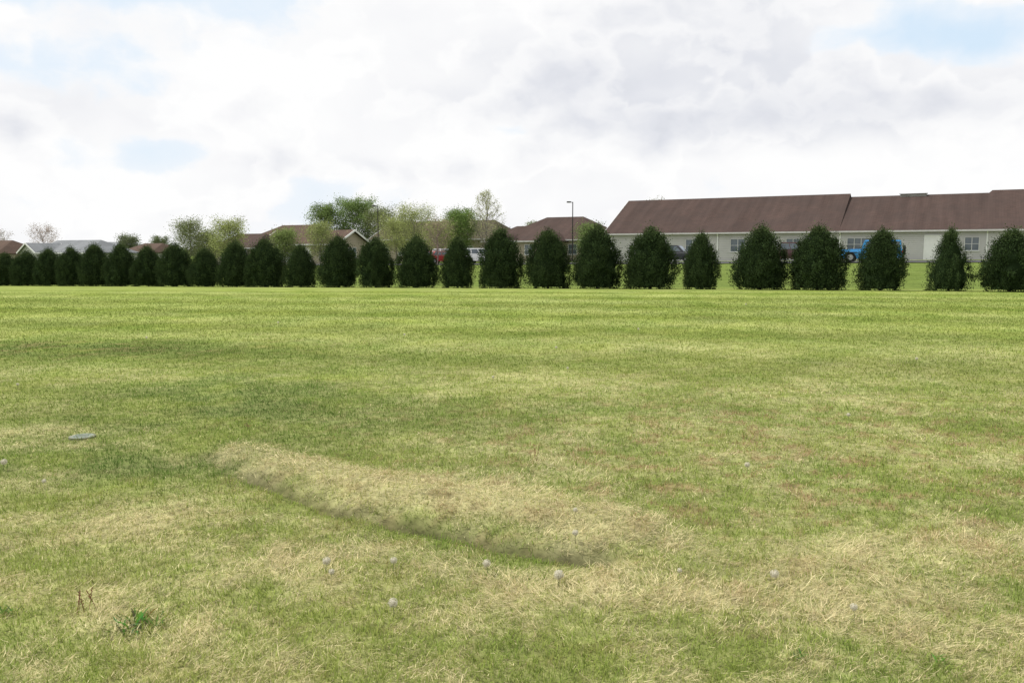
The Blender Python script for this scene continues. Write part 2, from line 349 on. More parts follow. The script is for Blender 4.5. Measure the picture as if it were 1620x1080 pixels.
# ------------------------------------------------------------------ evergreens
def evergreen_mesh(seed, Hh=2.8, R=1.02, slim=0, ragged=.0, n_cl=330, per=60):
    r = np.random.default_rng(seed)
    pk = .32 - .06 * slim
    def prof(t):
        t = np.clip(t, 0, 1)
        lowp = .84 + .16 * np.sin(np.clip(t / pk, 0, 1) * np.pi / 2)
        u = np.clip((t - pk) / (1 - pk), 0, 1)
        hip = np.clip(1 - u ** (2.2 - .5 * slim), 0, 1) ** (.70 + .12 * slim)
        return R * np.where(t < pk, lowp, hip)
    t = r.random(n_cl) ** 1.0; ang = r.random(n_cl) * 2 * np.pi
    k = r.integers(0, 6)
    lump = 1 + .06 * np.sin(ang * 3 + k + t * 5) + .05 * np.sin(ang * 7 + t * 11 + k) + r.normal(0, .05 + ragged, n_cl)
    rr = prof(t) * (.70 + .25 * r.random(n_cl) ** .5) * lump
    cz = .10 + t * (Hh - .30)
    C = np.stack([rr * np.cos(ang), rr * np.sin(ang), cz], 1)
    nt_ = 11; ta = r.random(nt_) * 6.28; tr_ = r.random(nt_) * .32
    top = np.stack([tr_ * np.cos(ta), tr_ * np.sin(ta), Hh - .24 - tr_ * .6 + .14 * r.random(nt_)], 1)
    C = np.concatenate([C, top]); nc = len(C)
    bright = np.clip(r.normal(1, .20, nc), .5, 1.6)
    csz = np.clip(r.normal(1, .3, nc), .5, 1.7)
    n = nc * per; ci = np.repeat(np.arange(nc), per)
    off = r.normal(0, 1, (n, 3)) * np.array([.072, .072, .13]) * csz[ci][:, None]
    P = C[ci] + off; P[:, 2] = np.maximum(P[:, 2], .04)
    outv = P.copy(); outv[:, 2] = 0; outv /= (np.linalg.norm(outv, axis=1)[:, None] + .05)
    up = outv * .5 + np.array([0, 0, .92]) + r.normal(0, .38, (n, 3)); up /= np.linalg.norm(up, axis=1)[:, None]
    sd = np.cross(up, outv + r.normal(0, .7, (n, 3))); sd /= (np.linalg.norm(sd, axis=1)[:, None] + 1e-6)
    ln = (.04 + .07 * r.random(n))[:, None]; w = (.010 + .013 * r.random(n))[:, None]
    V = np.stack([P - up * ln * .4, P + sd * w, P + up * ln * .6, P - sd * w], 1).reshape(-1, 3)
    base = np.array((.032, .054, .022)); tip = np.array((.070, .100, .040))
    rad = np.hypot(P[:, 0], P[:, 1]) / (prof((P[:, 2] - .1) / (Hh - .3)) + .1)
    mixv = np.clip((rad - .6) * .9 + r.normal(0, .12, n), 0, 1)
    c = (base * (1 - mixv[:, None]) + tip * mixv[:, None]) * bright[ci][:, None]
    a = np.linspace(0, 2 * np.pi, 19)[:-1]; tt = np.linspace(.02, .93, 14)
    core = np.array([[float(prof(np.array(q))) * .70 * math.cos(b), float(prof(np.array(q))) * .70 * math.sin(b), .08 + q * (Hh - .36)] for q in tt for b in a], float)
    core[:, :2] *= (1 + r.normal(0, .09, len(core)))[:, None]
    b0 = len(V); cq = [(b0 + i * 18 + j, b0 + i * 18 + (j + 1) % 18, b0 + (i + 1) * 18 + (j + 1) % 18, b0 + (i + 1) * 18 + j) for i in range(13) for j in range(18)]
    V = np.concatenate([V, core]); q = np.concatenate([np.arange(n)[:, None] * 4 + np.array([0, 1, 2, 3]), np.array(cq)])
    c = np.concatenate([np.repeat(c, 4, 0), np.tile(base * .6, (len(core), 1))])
    return V, q, c
specs = [(1, 0, .01), (2, .3, .02), (3, .8, .03), (4, .1, .05), (5, 1.5, .11), (6, -.1, .03)]
protos = []
for s, sl, rg in specs:
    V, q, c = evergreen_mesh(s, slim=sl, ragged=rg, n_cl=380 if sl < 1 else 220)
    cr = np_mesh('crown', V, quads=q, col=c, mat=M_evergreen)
    mb = MB(); mb.cyl((0, 0, -.15), (0, 0, .5), .07, .06, 9); mb.cyl((0, 0, .5), (.02, 0, 2.2), .06, .02, 9)
    for k in range(5):
        a = k * 1.3; mb.cyl((0, 0, .3 + k * .3), (.45 * math.cos(a), .45 * math.sin(a), .6 + k * .33), .02, .008, 5)
    tr = mb.obj('trunk', M_bark); protos.append((cr, tr))
row = [(1596,362,86,1),(1500,360,66,4),(1392,363,75,3),(1292,358,90,0),(1202,358,88,1),(1108,367,58,2),(1028,360,83,5),(945,357,80,1),
       (867,364,77,3),(792,362,74,0),(724,374,56,2),(660,374,70,1),(595,376,62,5),(537,374,66,3),(477,386,54,2),(421,378,68,0),
       (375,381,60,1),(326,393,50,3),(280,385,56,5),(236,389,50,1),(194,385,55,2),(153,386,50,3),(116,391,48,0),(80,393,49,1),(45,397,48,5),(12,400,48,0),(-22,401,45,1),(1700,358,80,1)]
used = set()
for i, (px, top, wd, v) in enumerate(row):
    idx = i if i < 27 else -1.1
    Z = 37 + 1.26 * idx; x = (px - 810) / F * Z; zz = Hs(x, Z)
    hh = 1.65 + (400 - top) / F * Z - zz; ww = wd / F * Z
    lab = 'dense dark green evergreen in the hedge row on the lawn'
    if v == 4: lab = 'ragged thin dark evergreen with gaps and spiky top'
    elif v == 2: lab = 'slim dark green evergreen in the hedge row'
    elif ww > 2.35: lab = 'broad rounded dark green evergreen in the hedge row'
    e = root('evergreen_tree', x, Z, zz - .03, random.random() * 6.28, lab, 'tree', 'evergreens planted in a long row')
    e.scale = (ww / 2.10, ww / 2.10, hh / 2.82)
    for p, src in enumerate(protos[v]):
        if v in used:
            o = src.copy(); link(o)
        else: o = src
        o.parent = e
    used.add(v)

# ------------------------------------------------------------------ broadleaf trees
def make_tree(label, x, y, height, spread, leaves, leafsize, tint, bark, shape='round', seed=0, name='leafy_tree', jit=.42):
    r = random.Random(seed); z0 = Hs(x, y)
    e = root(name, x, y, z0, r.random() * 6, label, 'tree', None)
    mb = MB(); tips = []
    cone = shape == 'cone'
    pts = [Vector((0, 0, -.2))]; nseg = 9
    for k in range(1, nseg + 1):
        pts.append(Vector((r.uniform(-1, 1) * spread * .02 * k * .5, r.uniform(-1, 1) * spread * .02 * k * .5, height * (.97 if cone else .90) * k / nseg)))
    for k in range(nseg):
        r0 = height * .015 * (1 - k / nseg) ** .8 + .012; r1 = height * .015 * (1 - (k + 1) / nseg) ** .8 + .012
        mb.cyl(pts[k], pts[k + 1], r0, r1, 7, False)
    def along(t):
        q = t * nseg; i = min(int(q), nseg - 1); return pts[i].lerp(pts[i + 1], q - i)
    nbr = 44 if cone else 34
    for k in range(nbr):
        t = (.15 + .82 * k / nbr) if cone else (.20 + .74 * k / nbr)
        a = k * 2.4 + r.uniform(-.5, .5)
        if cone: R = spread * .5 * (1 - t) ** .8 * 1.15 + .15; el = .8
        else:
            R = spread * .5 * max(.2, math.sin(math.pi * min(1, (t + .05) ** 1.1)) ** .55) * r.uniform(.65, 1.12); el = .35 + 1.0 * t
        p = along(t); d = Vector((math.cos(a), math.sin(a), el)).normalized()
        ln = R / max(.35, math.hypot(d.x, d.y)) * .92
        ln = min(ln, height * .42)
        q = p + d * ln
        mid = p.lerp(q, .5) + Vector((r.uniform(-.1, .1), r.uniform(-.1, .1), -.06 * ln)); rb_ = height * .005 * (1.25 - t) + .008
        mb.cyl(p, mid, rb_, rb_ * .6, 4, False); mb.cyl(mid, q, rb_ * .6, rb_ * .25, 4, False); tips += [q, mid.lerp(q, .5)]
        for j in range(6):
            s = mid.lerp(q, j / 6) if j > 1 else p.lerp(mid, .6 + .2 * j)
            d2 = (d + Vector((r.uniform(-.9, .9), r.uniform(-.9, .9), r.uniform(-.2, .7)))).normalized(); s2 = s + d2 * ln * r.uniform(.22, .42)
            mb.cyl(s, s2, rb_ * .35, .006, 3, False); tips += [s2, s.lerp(s2, .6)]
            for m_ in range(2):
                d3 = (d2 + Vector((r.uniform(-.9, .9), r.uniform(-.9, .9), r.uniform(-.2, .6)))).normalized(); s3 = s.lerp(s2, .6) + d3 * ln * .16
                mb.cyl(s.lerp(s2, .6), s3, .007, .004, 3, False); tips.append(s3)
    mb.obj('trunk', bark, e)
    if leaves:
        rr = np.random.default_rng(seed + 5); T = np.array([tuple(t) for t in tips])
        w_ = np.clip(rr.normal(1, .6, len(T)), .05, 3); w_ /= w_.sum()
        bri = np.clip(rr.normal(1, .25, len(T)), .5, 1.6)
        ci = rr.choice(len(T), leaves, p=w_)
        P = T[ci] + rr.normal(0, 1, (leaves, 3)) * jit * np.array([1, 1, .8])
        u = rr.normal(0, 1, (leaves, 3)); u /= np.linalg.norm(u, axis=1)[:, None]
        w = np.cross(u, rr.normal(0, 1, (leaves, 3))); w /= np.linalg.norm(w, axis=1)[:, None]
        s = leafsize * (.6 + .8 * rr.random(leaves))[:, None]
        V = np.stack([P - u * s, P + w * s * .6, P + u * s, P - w * s * .6], 1).reshape(-1, 3)
        c = np.array(tint) * (bri[ci] * (.75 + .5 * rr.random(leaves)))[:, None]
        np_mesh('crown', V, quads=np.arange(leaves)[:, None] * 4 + np.array([0, 1, 2, 3]), col=np.repeat(c, 4, 0), mat=M_leaf, parent=e)
    return e
def T(px, top, wpx, Z, **k):
    x = (px - 810) / F * Z; return dict(x=x, y=Z, height=1.65 + (400 - top) / F * Z - Hs(x, Z), spread=wpx / F * Z, **k)
GRN = (.18, .25, .085); PAL = (.32, .36, .14); OLV = (.20, .235, .10)
tl = [
 dict(label='green leafy tree rising behind the brown roofs', leaves=17000, leafsize=.09, tint=GRN, bark=M_bark, seed=1, **T(519, 324, 52, 138)),
 dict(label='green leafy tree rising behind the brown roofs', leaves=23000, leafsize=.09, tint=(.185, .26, .09), bark=M_bark, seed=2, **T(564, 321, 70, 140)),
 dict(label='thin sparse tree with a few green leaves', leaves=8000, leafsize=.075, tint=OLV, bark=M_bark2, seed=3, **T(610, 329, 54, 134)),
 dict(label='sparse budding tree with pale yellow green leaves', leaves=13000, leafsize=.065, tint=PAL, bark=M_bark2, seed=4, **T(655, 334, 70, 112)),
 dict(label='small bright green tree in front of the olive roof', leaves=17000, leafsize=.08, tint=(.17, .25, .075), bark=M_bark, seed=5, **T(727, 338, 62, 112)),
 dict(label='tall conical tree nearly bare with tiny pale buds', leaves=4600, leafsize=.06, tint=(.36, .38, .19), bark=M_bark2, shape='cone', seed=6, jit=.2, **T(770, 301, 70, 110)),
 dict(label='olive budding tree beyond the hedge row', leaves=9500, leafsize=.065, tint=OLV, bark=M_bark2, seed=7, **T(303, 353, 52, 100)),
 dict(label='pale yellow green budding tree beyond the hedge row', leaves=11000, leafsize=.065, tint=PAL, bark=M_bark2, seed=8, **T(364, 353, 54, 96)),
 dict(label='bare reddish tree beside the small houses', leaves=3600, leafsize=.08, tint=(.38, .31, .27), bark=M_bark3, seed=9, **T(74, 361, 48, 170)),
 dict(label='bare thin tree beside the parked cars', leaves=1500, leafsize=.06, tint=(.3, .25, .18), bark=M_bark3, seed=10, **T(693, 347, 46, 90)),
 dict(label='bare grey tree beside the small houses', leaves=1800, leafsize=.10, tint=(.34, .3, .25), bark=M_bark3, seed=11, **T(4, 364, 36, 180)),
 dict(label='small green tree showing above the brown roof', leaves=6500, leafsize=.10, tint=OLV, bark=M_bark, seed=12, **T(845, 351, 28, 145)),
 dict(label='small leafy tree beside the brown roof', leaves=7200, leafsize=.07, tint=GRN, bark=M_bark, seed=13, **T(932, 358, 36, 104)),
 dict(label='bare tree top showing above the long roof', leaves=2000, leafsize=.10, tint=(.3, .29, .22), bark=M_bark2, seed=14, **T(1033, 313, 50, 140)),
 dict(label='low olive tree between the small houses', leaves=8000, leafsize=.10, tint=(.16, .19, .10), bark=M_bark, seed=15, **T(208, 379, 48, 160)),
 dict(label='low olive tree between the small houses', leaves=8000, leafsize=.10, tint=(.15, .18, .09), bark=M_bark, seed=16, **T(258, 381, 54, 190)),
 dict(label='sparse budding tree with pale yellow green leaves', leaves=11000, leafsize=.065, tint=PAL, bark=M_bark2, seed=17, **T(628, 347, 52, 114)),
 dict(label='small budding tree beside the tan wall', leaves=7500, leafsize=.065, tint=(.27, .31, .12), bark=M_bark2, seed=18, **T(508, 355, 38, 96)),
 dict(label='airy olive green tree behind the hedge', leaves=15000, leafsize=.08, tint=OLV, bark=M_bark2, seed=19, **T(592, 336, 54, 142)),
 dict(label='small budding tree in front of the olive roof', leaves=10000, leafsize=.065, tint=PAL, bark=M_bark2, seed=20, **T(695, 356, 54, 108)),
 dict(label='small olive tree in front of the low roofs', leaves=9500, leafsize=.07, tint=OLV, bark=M_bark2, seed=21, **T(334, 374, 50, 108)),
 dict(label='small spring green tree in front of the low roofs', leaves=9500, leafsize=.07, tint=(.22, .28, .10), bark=M_bark2, seed=22, **T(452, 368, 40, 100)),
]
for d in tl:
    nm = 'bare_tree' if 'bare' in d['label'] else 'leafy_tree'
    make_tree(name=nm, **d)

# far woods
rr = np.random.default_rng(77)
cx = rr.uniform(-420, 420, 520); cyy = rr.uniform(380, 460, 520); ch = rr.uniform(2.5, 7.5, 520) * (.6 + .6 * vnoise(cx * .03, cx * 0, 7))
n = 60000; ci = rr.integers(0, 520, n)
u = rr.normal(0, 1, (n, 3)); u /= np.linalg.norm(u, axis=1)[:, None]
P = np.stack([cx[ci], cyy[ci], ch[ci] * .5], 1) + u * np.stack([np.full(n, 4.5), np.full(n, 4.5), ch[ci] * .55], 1) * (rr.random(n) ** .4)[:, None]
a = rr.normal(0, 1, (n, 3)); a /= np.linalg.norm(a, axis=1)[:, None]; b = np.cross(a, u); b /= np.linalg.norm(b, axis=1)[:, None]
V = np.stack([P - a * .6, P + b * .4, P + a * .6, P - b * .4], 1).reshape(-1, 3)
cc = np.array((.15, .175, .12)) * (.5 + rr.random(520))[ci][:, None] * (.8 + .4 * rr.random(n))[:, None]
tag(np_mesh('distant_woods', V, quads=np.arange(n)[:, None] * 4 + np.array([0, 1, 2, 3]), col=np.repeat(cc, 4, 0), mat=M_leaf), 'low distant line of hazy green woods on the horizon', 'woods', kind='stuff')

# ------------------------------------------------------------------ buildings
def roof_part(parent, x0, x1, yc, W, wh, rh, hl, hr, mat, ov=.5, name='roof', thick=.16, trim=None, rakeL=True, rakeR=True):
    trim = trim or M_white
    s = rh / (W / 2); ez = wh - ov * s + .06; rz = wh + rh + .06
    hy = W / 2 + ov; X0 = x0 - ov; X1 = x1 + ov
    T_ = [(X0, yc - hy, ez), (X1, yc - hy, ez), (X1, yc + hy, ez), (X0, yc + hy, ez), (X0 + hl, yc, rz), (X1 - hr, yc, rz)]
    B_ = [(a, b, c - thick) for a, b, c in T_]
    f = [(0, 1, 5, 4), (2, 3, 4, 5), (1, 2, 5), (3, 0, 4)] if hl and hr else [(0, 1, 5, 4), (2, 3, 4, 5)] + ([(1, 2, 5)] if hr else []) + ([(3, 0, 4)] if hl else [])
    Fc = list(f) + [tuple(6 + k for k in reversed(q)) for q in f]
    Fc += [(0, 6, 7, 1), (2, 8, 9, 3)]
    Fc += [(1, 7, 8, 2)] if hr else [(1, 7, 11, 5), (5, 11, 8, 2)]
    Fc += [(3, 9, 6, 0)] if hl else [(0, 4, 10, 6), (4, 3, 9, 10)]
    r = mesh_obj(name, T_ + B_, Fc, mat, parent)
    mb = MB()
    for yy, sg in ((yc - hy, -1), (yc + hy, 1)):
        mb.box(X0 - .02, X1 + .02, min(yy + sg * .005, yy + sg * .12), max(yy + sg * .005, yy + sg * .12), ez - .19, ez - .02)
    if not hr and rakeR:
        for sg in (-1, 1): mb.beam((X1 + .03, yc + sg * hy, ez - .09), (X1 + .03, yc, rz - .09), .06, .22)
    if not hl and rakeL:
        for sg in (-1, 1): mb.beam((X0 - .03, yc + sg * hy, ez - .09), (X0 - .03, yc, rz - .09), .06, .22)
    mb.obj('fascia', trim, parent)
    return r
def wall_part(parent, x0, x1, yc, W, wh, rh, hl, hr, mat, drop=.8):
    y0 = yc - W / 2; y1 = yc + W / 2; wh2 = wh - .04
    V = [(x0, y0, -drop), (x1, y0, -drop), (x1, y1, -drop), (x0, y1, -drop), (x0, y0, wh2), (x1, y0, wh2), (x1, y1, wh2), (x0, y1, wh2), (x0, yc, wh2 + rh), (x1, yc, wh2 + rh)]
    Fc = [(0, 1, 5, 4), (2, 3, 7, 6)]
    Fc += [(1, 2, 6, 5)] if hr else [(1, 2, 6, 9, 5)]
    Fc += [(3, 0, 4, 7)] if hl else [(3, 0, 4, 8, 7)]
    return mesh_obj('wall', V, Fc, mat, parent)
def window(parent, x, yf, z0, w, h, cols=2, rows=2, end=None):
    fr = MB(); t = .07
    fr.box(-w/2 - t, w/2 + t, -.07, -.003, -t, 0); fr.box(-w/2 - t, w/2 + t, -.07, -.003, h, h + t)
    fr.box(-w/2 - t, -w/2, -.065, -.003, 0, h); fr.box(w/2, w/2 + t, -.065, -.003, 0, h)
    for k in range(1, cols): xx = -w/2 + w * k / cols; fr.box(xx - .03, xx + .03, -.05, -.012, 0, h)
    for k in range(1, rows): zz = h * k / rows; fr.box(-w/2, w/2, -.045, -.014, zz - .02, zz + .02)
    f = fr.obj('frame', M_frame)
    p = mesh_obj('pane', [(-w/2, -.01, 0), (w/2, -.01, 0), (w/2, -.01, h), (-w/2, -.01, h)], [(0, 1, 2, 3)], M_glass)
    s = MB(); s.box(-w/2 - t - .04, w/2 + t + .04, -.12, -.003, -t - .06, -t); so = s.obj('sill', M_frame)
    e = link(bpy.data.objects.new('window', None)); e.parent = parent; e.empty_display_size = .2
    if end is None: e.location = (x, yf, z0)
    else: e.location = (end, x, z0); e.rotation_euler = (0, 0, math.pi / 2)
    for o in (f, p, so): o.parent = e
def door(parent, x, yf, w=1.2, h=2.2, mat=None, z0=0):
    mb = MB(); mb.box(x - w/2, x + w/2, yf - .05, yf - .003, z0, z0 + h)
    for k in (-1, 1): mb.box(x - w/2 + w*.5*(k > 0) + .06, x - w/2 + w*.5*(k > 0) + w/2 - .06, yf - .065, yf - .052, z0 + .2, z0 + h*.45)
    d = mb.obj('door', mat or M_white, parent)
    m2 = MB(); m2.box(x - w/2 - .1, x - w/2, yf - .09, yf - .003, z0, z0 + h); m2.box(x + w/2, x + w/2 + .1, yf - .09, yf - .003, z0, z0 + h); m2.box(x - w/2 - .1, x + w/2 + .1, yf - .09, yf - .003, z0 + h, z0 + h + .1)
    m2.obj('frame', M_white, d)
    m3 = MB(); m3.cyl((x + w*.38, yf - .11, z0 + 1.0), (x + w*.38, yf - .05, z0 + 1.0), .04, .04, 8); m3.obj('handle', M_lampmetal, d)
def downspout(parent, x, yf, z1, z0=-.2):
    mb = MB(); mb.box(x - .06, x + .06, yf - .13, yf - .01, z0, z1 - .35); mb.beam((x, yf - .07, z1 - .38), (x, yf - .45, z1 - .1), .11, .1)
    mb.obj('downspout', M_white, parent)

A = math.radians(-29)
e = root('long_building', 39.28, 95.0, .87, A, 'long single storey grey building with brown shingle roof', 'building')
wall_part(e, -27, 45, 0, 16, 3.3, 4.2, 0, 0, M_side)
roof_part(e, -27, -1.1, 0, 16, 3.3, 4.15, 0, 0, M_shingle, trim=M_trim, rakeR=False)
roof_part(e, -.45, 45, 0, 16, 3.28, 3.8, 0, 0, M_shingle, trim=M_trim, rakeL=False)
roof_part(e, 9.5, 52, 4, 14.6, 3.4, 4.2, 4.5, 6, M_shingle, trim=M_trim)
mb = MB(); mb.box(4.6, 7.2, -.4, .4, 6.9, 7.24); mb.box(4.5, 7.3, -.5, .5, 7.241, 7.29); mb.obj('roof_vent', M_conc, e)
for x, w, z0, h, c in ((-21.5, 1.6, .95, 1.35, 2), (-16.5, 1.6, .95, 1.35, 2), (-11.3, 1.6, .95, 1.35, 2), (-5.3, 1.4, 1.0, 1.3, 2), (1.6, 2.7, 1.05, 1.25, 4), (11.8, 1.2, 1.05, 1.25, 2), (19, 1.6, 1.05, 1.3, 2), (25, 1.6, 1.05, 1.3, 2)):
    window(e, x, -8, z0, w, h, c, 2)
door(e, 8.3, -8, 1.35, 2.45, z0=.05); 
mb = MB(); mb.box(7.2, 9.4, -9.6, -8.01, -.5, .04); mb.obj('step', M_conc, e)
for x in (-26.6, -13.6, -.5, 13.1, 28): downspout(e, x, -8, 3.1)

def house(name, label, px, Z, L, W, wh, rh, hl, hr, wm, rm, wins=(), dr=(), endwin=False, ang=A, zoff=0, trim=None):
    x = (px - 810) / F * Z
    e = root(name, x, Z, Hs(x, Z) + zoff, ang, label, 'building')
    wall_part(e, -L/2, L/2, 0, W, wh, rh, hl, hr, wm); roof_part(e, -L/2, L/2, 0, W, wh, rh, hl, hr, rm, trim=trim)
    for w in wins: window(e, w, -W/2, .95, 1.2, 1.25)
    for d in dr: door(e, d, -W/2, 1.0, 2.1)
    if endwin: window(e, 0, 0, .95, 1.4, 1.2, end=L/2)
    downspout(e, -L/2 + .2, -W/2, wh - .2); downspout(e, L/2 - .2, -W/2, wh - .2)
    return e
house('gabled_building', 'tan single storey wing with brown roof and white gable trim', 500, 112, 13, 6.2, 2.85, 1.6, 0, 0, M_side2, M_shingle2, (-4, -1, 4.2), (1.6,), True)
house('hipped_building', 'low tan building with a hipped brown roof', 476, 134, 15, 12, 3.1, 2.9, 4.5, 4.5, M_side2, M_shingle2, (-4, 2), trim=M_trim)
house('small_building', 'small tan building with low brown roof', 402, 112, 8, 6, 2.5, 1.6, 2, 2, M_side2, M_shingle, (-2, 1.5), trim=M_trim)
house('olive_roofed_building', 'long low building with an olive brown roof', 712, 127, 21, 11, 3.5, 2.6, 0, 3, M_side2, M_shingle4, (-8, -5, -1, 3, 7), (5,), trim=M_trim)
house('hipped_building', 'brown hipped roof building beside the lamp post', 893, 118, 15.5, 12, 3.1, 3.0, 5.4, 5.4, M_side2, M_shingle, (-4, 0, 4), trim=M_trim)
house('low_wing_building', 'low brown roofed wing with pale walls', 838, 112, 9, 8, 2.9, 1.8, 3, 3, M_side2, M_shingle, (-2, 2), trim=M_trim)
house('tan_house', 'small tan house with a brown hipped roof', 10, 140, 11, 8, 2.3, 1.9, 3, 3, M_side2, M_shingle2, (-3, 1), (3,), trim=M_trim)
h2 = house('grey_roofed_house', 'pale house with light grey roof and white trimmed gable', 140, 135, 14, 8, 2.2, 1.8, 0, 3.5, M_side3, M_shingle3, (-1, 2, 5), (4,), False)
g = link(bpy.data.objects.new('front_wing', None)); g.parent = h2; g.location = (-4.6, -4.2, 0); g.rotation_euler = (0, 0, -math.pi / 2)
wall_part(g, -1, 2.6, 0, 4.2, 2.2, 1.3, 0, 0, M_side3); roof_part(g, -2.5, 2.6, 0, 4.2, 2.2, 1.3, 0, 0, M_shingle3, ov=.35)
house('brown_roofed_house', 'small house with low brown roof behind the hedge', 247, 150, 8, 7, 2.2, 1.4, 2, 2, M_side3, M_shingle2, (-2, 2), (0,), trim=M_trim)
house('grey_roofed_house', 'pale low house with light grey roof', 182, 165, 9, 8, 2.4, 1.8, 2, 2, M_side3, M_shingle3, (-2, 2), (0,), trim=M_trim)

def strip(name, label, x0, x1, nx_, d0, d1, nd, mat, lift):
    V = []; Fq = []
    for i in range(nx_ + 1):
        for j in range(nd + 1):
            x = x0 + (x1 - x0) * i / nx_; d = d0 + (d1 - d0) * j / nd; y = 47.9 - .491 * x + d
            V.append((x, y, Hs(x, y) + lift))
    for i in range(nx_):
        for j in range(nd):
            a = i * (nd + 1) + j; Fq.append((a, a + nd + 1, a + nd + 2, a + 1))
    o = mesh_obj(name, V, Fq, mat); return tag(o, label, 'road', kind='structure')
strip('parking_lot', 'grey asphalt parking strip in front of the buildings', -45, 62, 90, 34, 46, 8, M_asph, .05)
strip('pavement', 'pale concrete walk along the building front', -2, 62, 70, 51, 52.6, 3, M_conc, .06)

# ------------------------------------------------------------------ lamps
def lamp(label, px, Z, top):
    x = (px - 810) / F * Z; z0 = Hs(x, Z); h = 1.65 + (400 - top) / F * Z - z0
    e = root('street_lamp', x, Z, z0, .15, label, 'street lamp', 'lamp posts by the parking area')
    mb = MB(); mb.cyl((0, 0, -.1), (0, 0, .25), .22, .22, 12); mb.cyl((0, 0, .25), (0, 0, h), .08, .055, 12); mb.obj('pole', M_lampmetal, e)
    mb = MB(); mb.beam((0, 0, h - .08), (-.30, 0, h - .02), .07, .07); mb.obj('arm', M_lampmetal, e)
    mb = MB(); mb.box(-.75, -.25, -.16, .16, h - .08, h + .06); o = mb.obj('lamp_shade', M_lampmetal, e)
    mb = MB(); mb.box(-.70, -.3, -.12, .12, h - .11, h - .082); mb.obj('lens', M_lens, e)
lamp('tall dark lamp post beside the brown hipped roof', 905, 104, 321)
lamp('tall dark lamp post among the bare trees', 600, 110, 327)

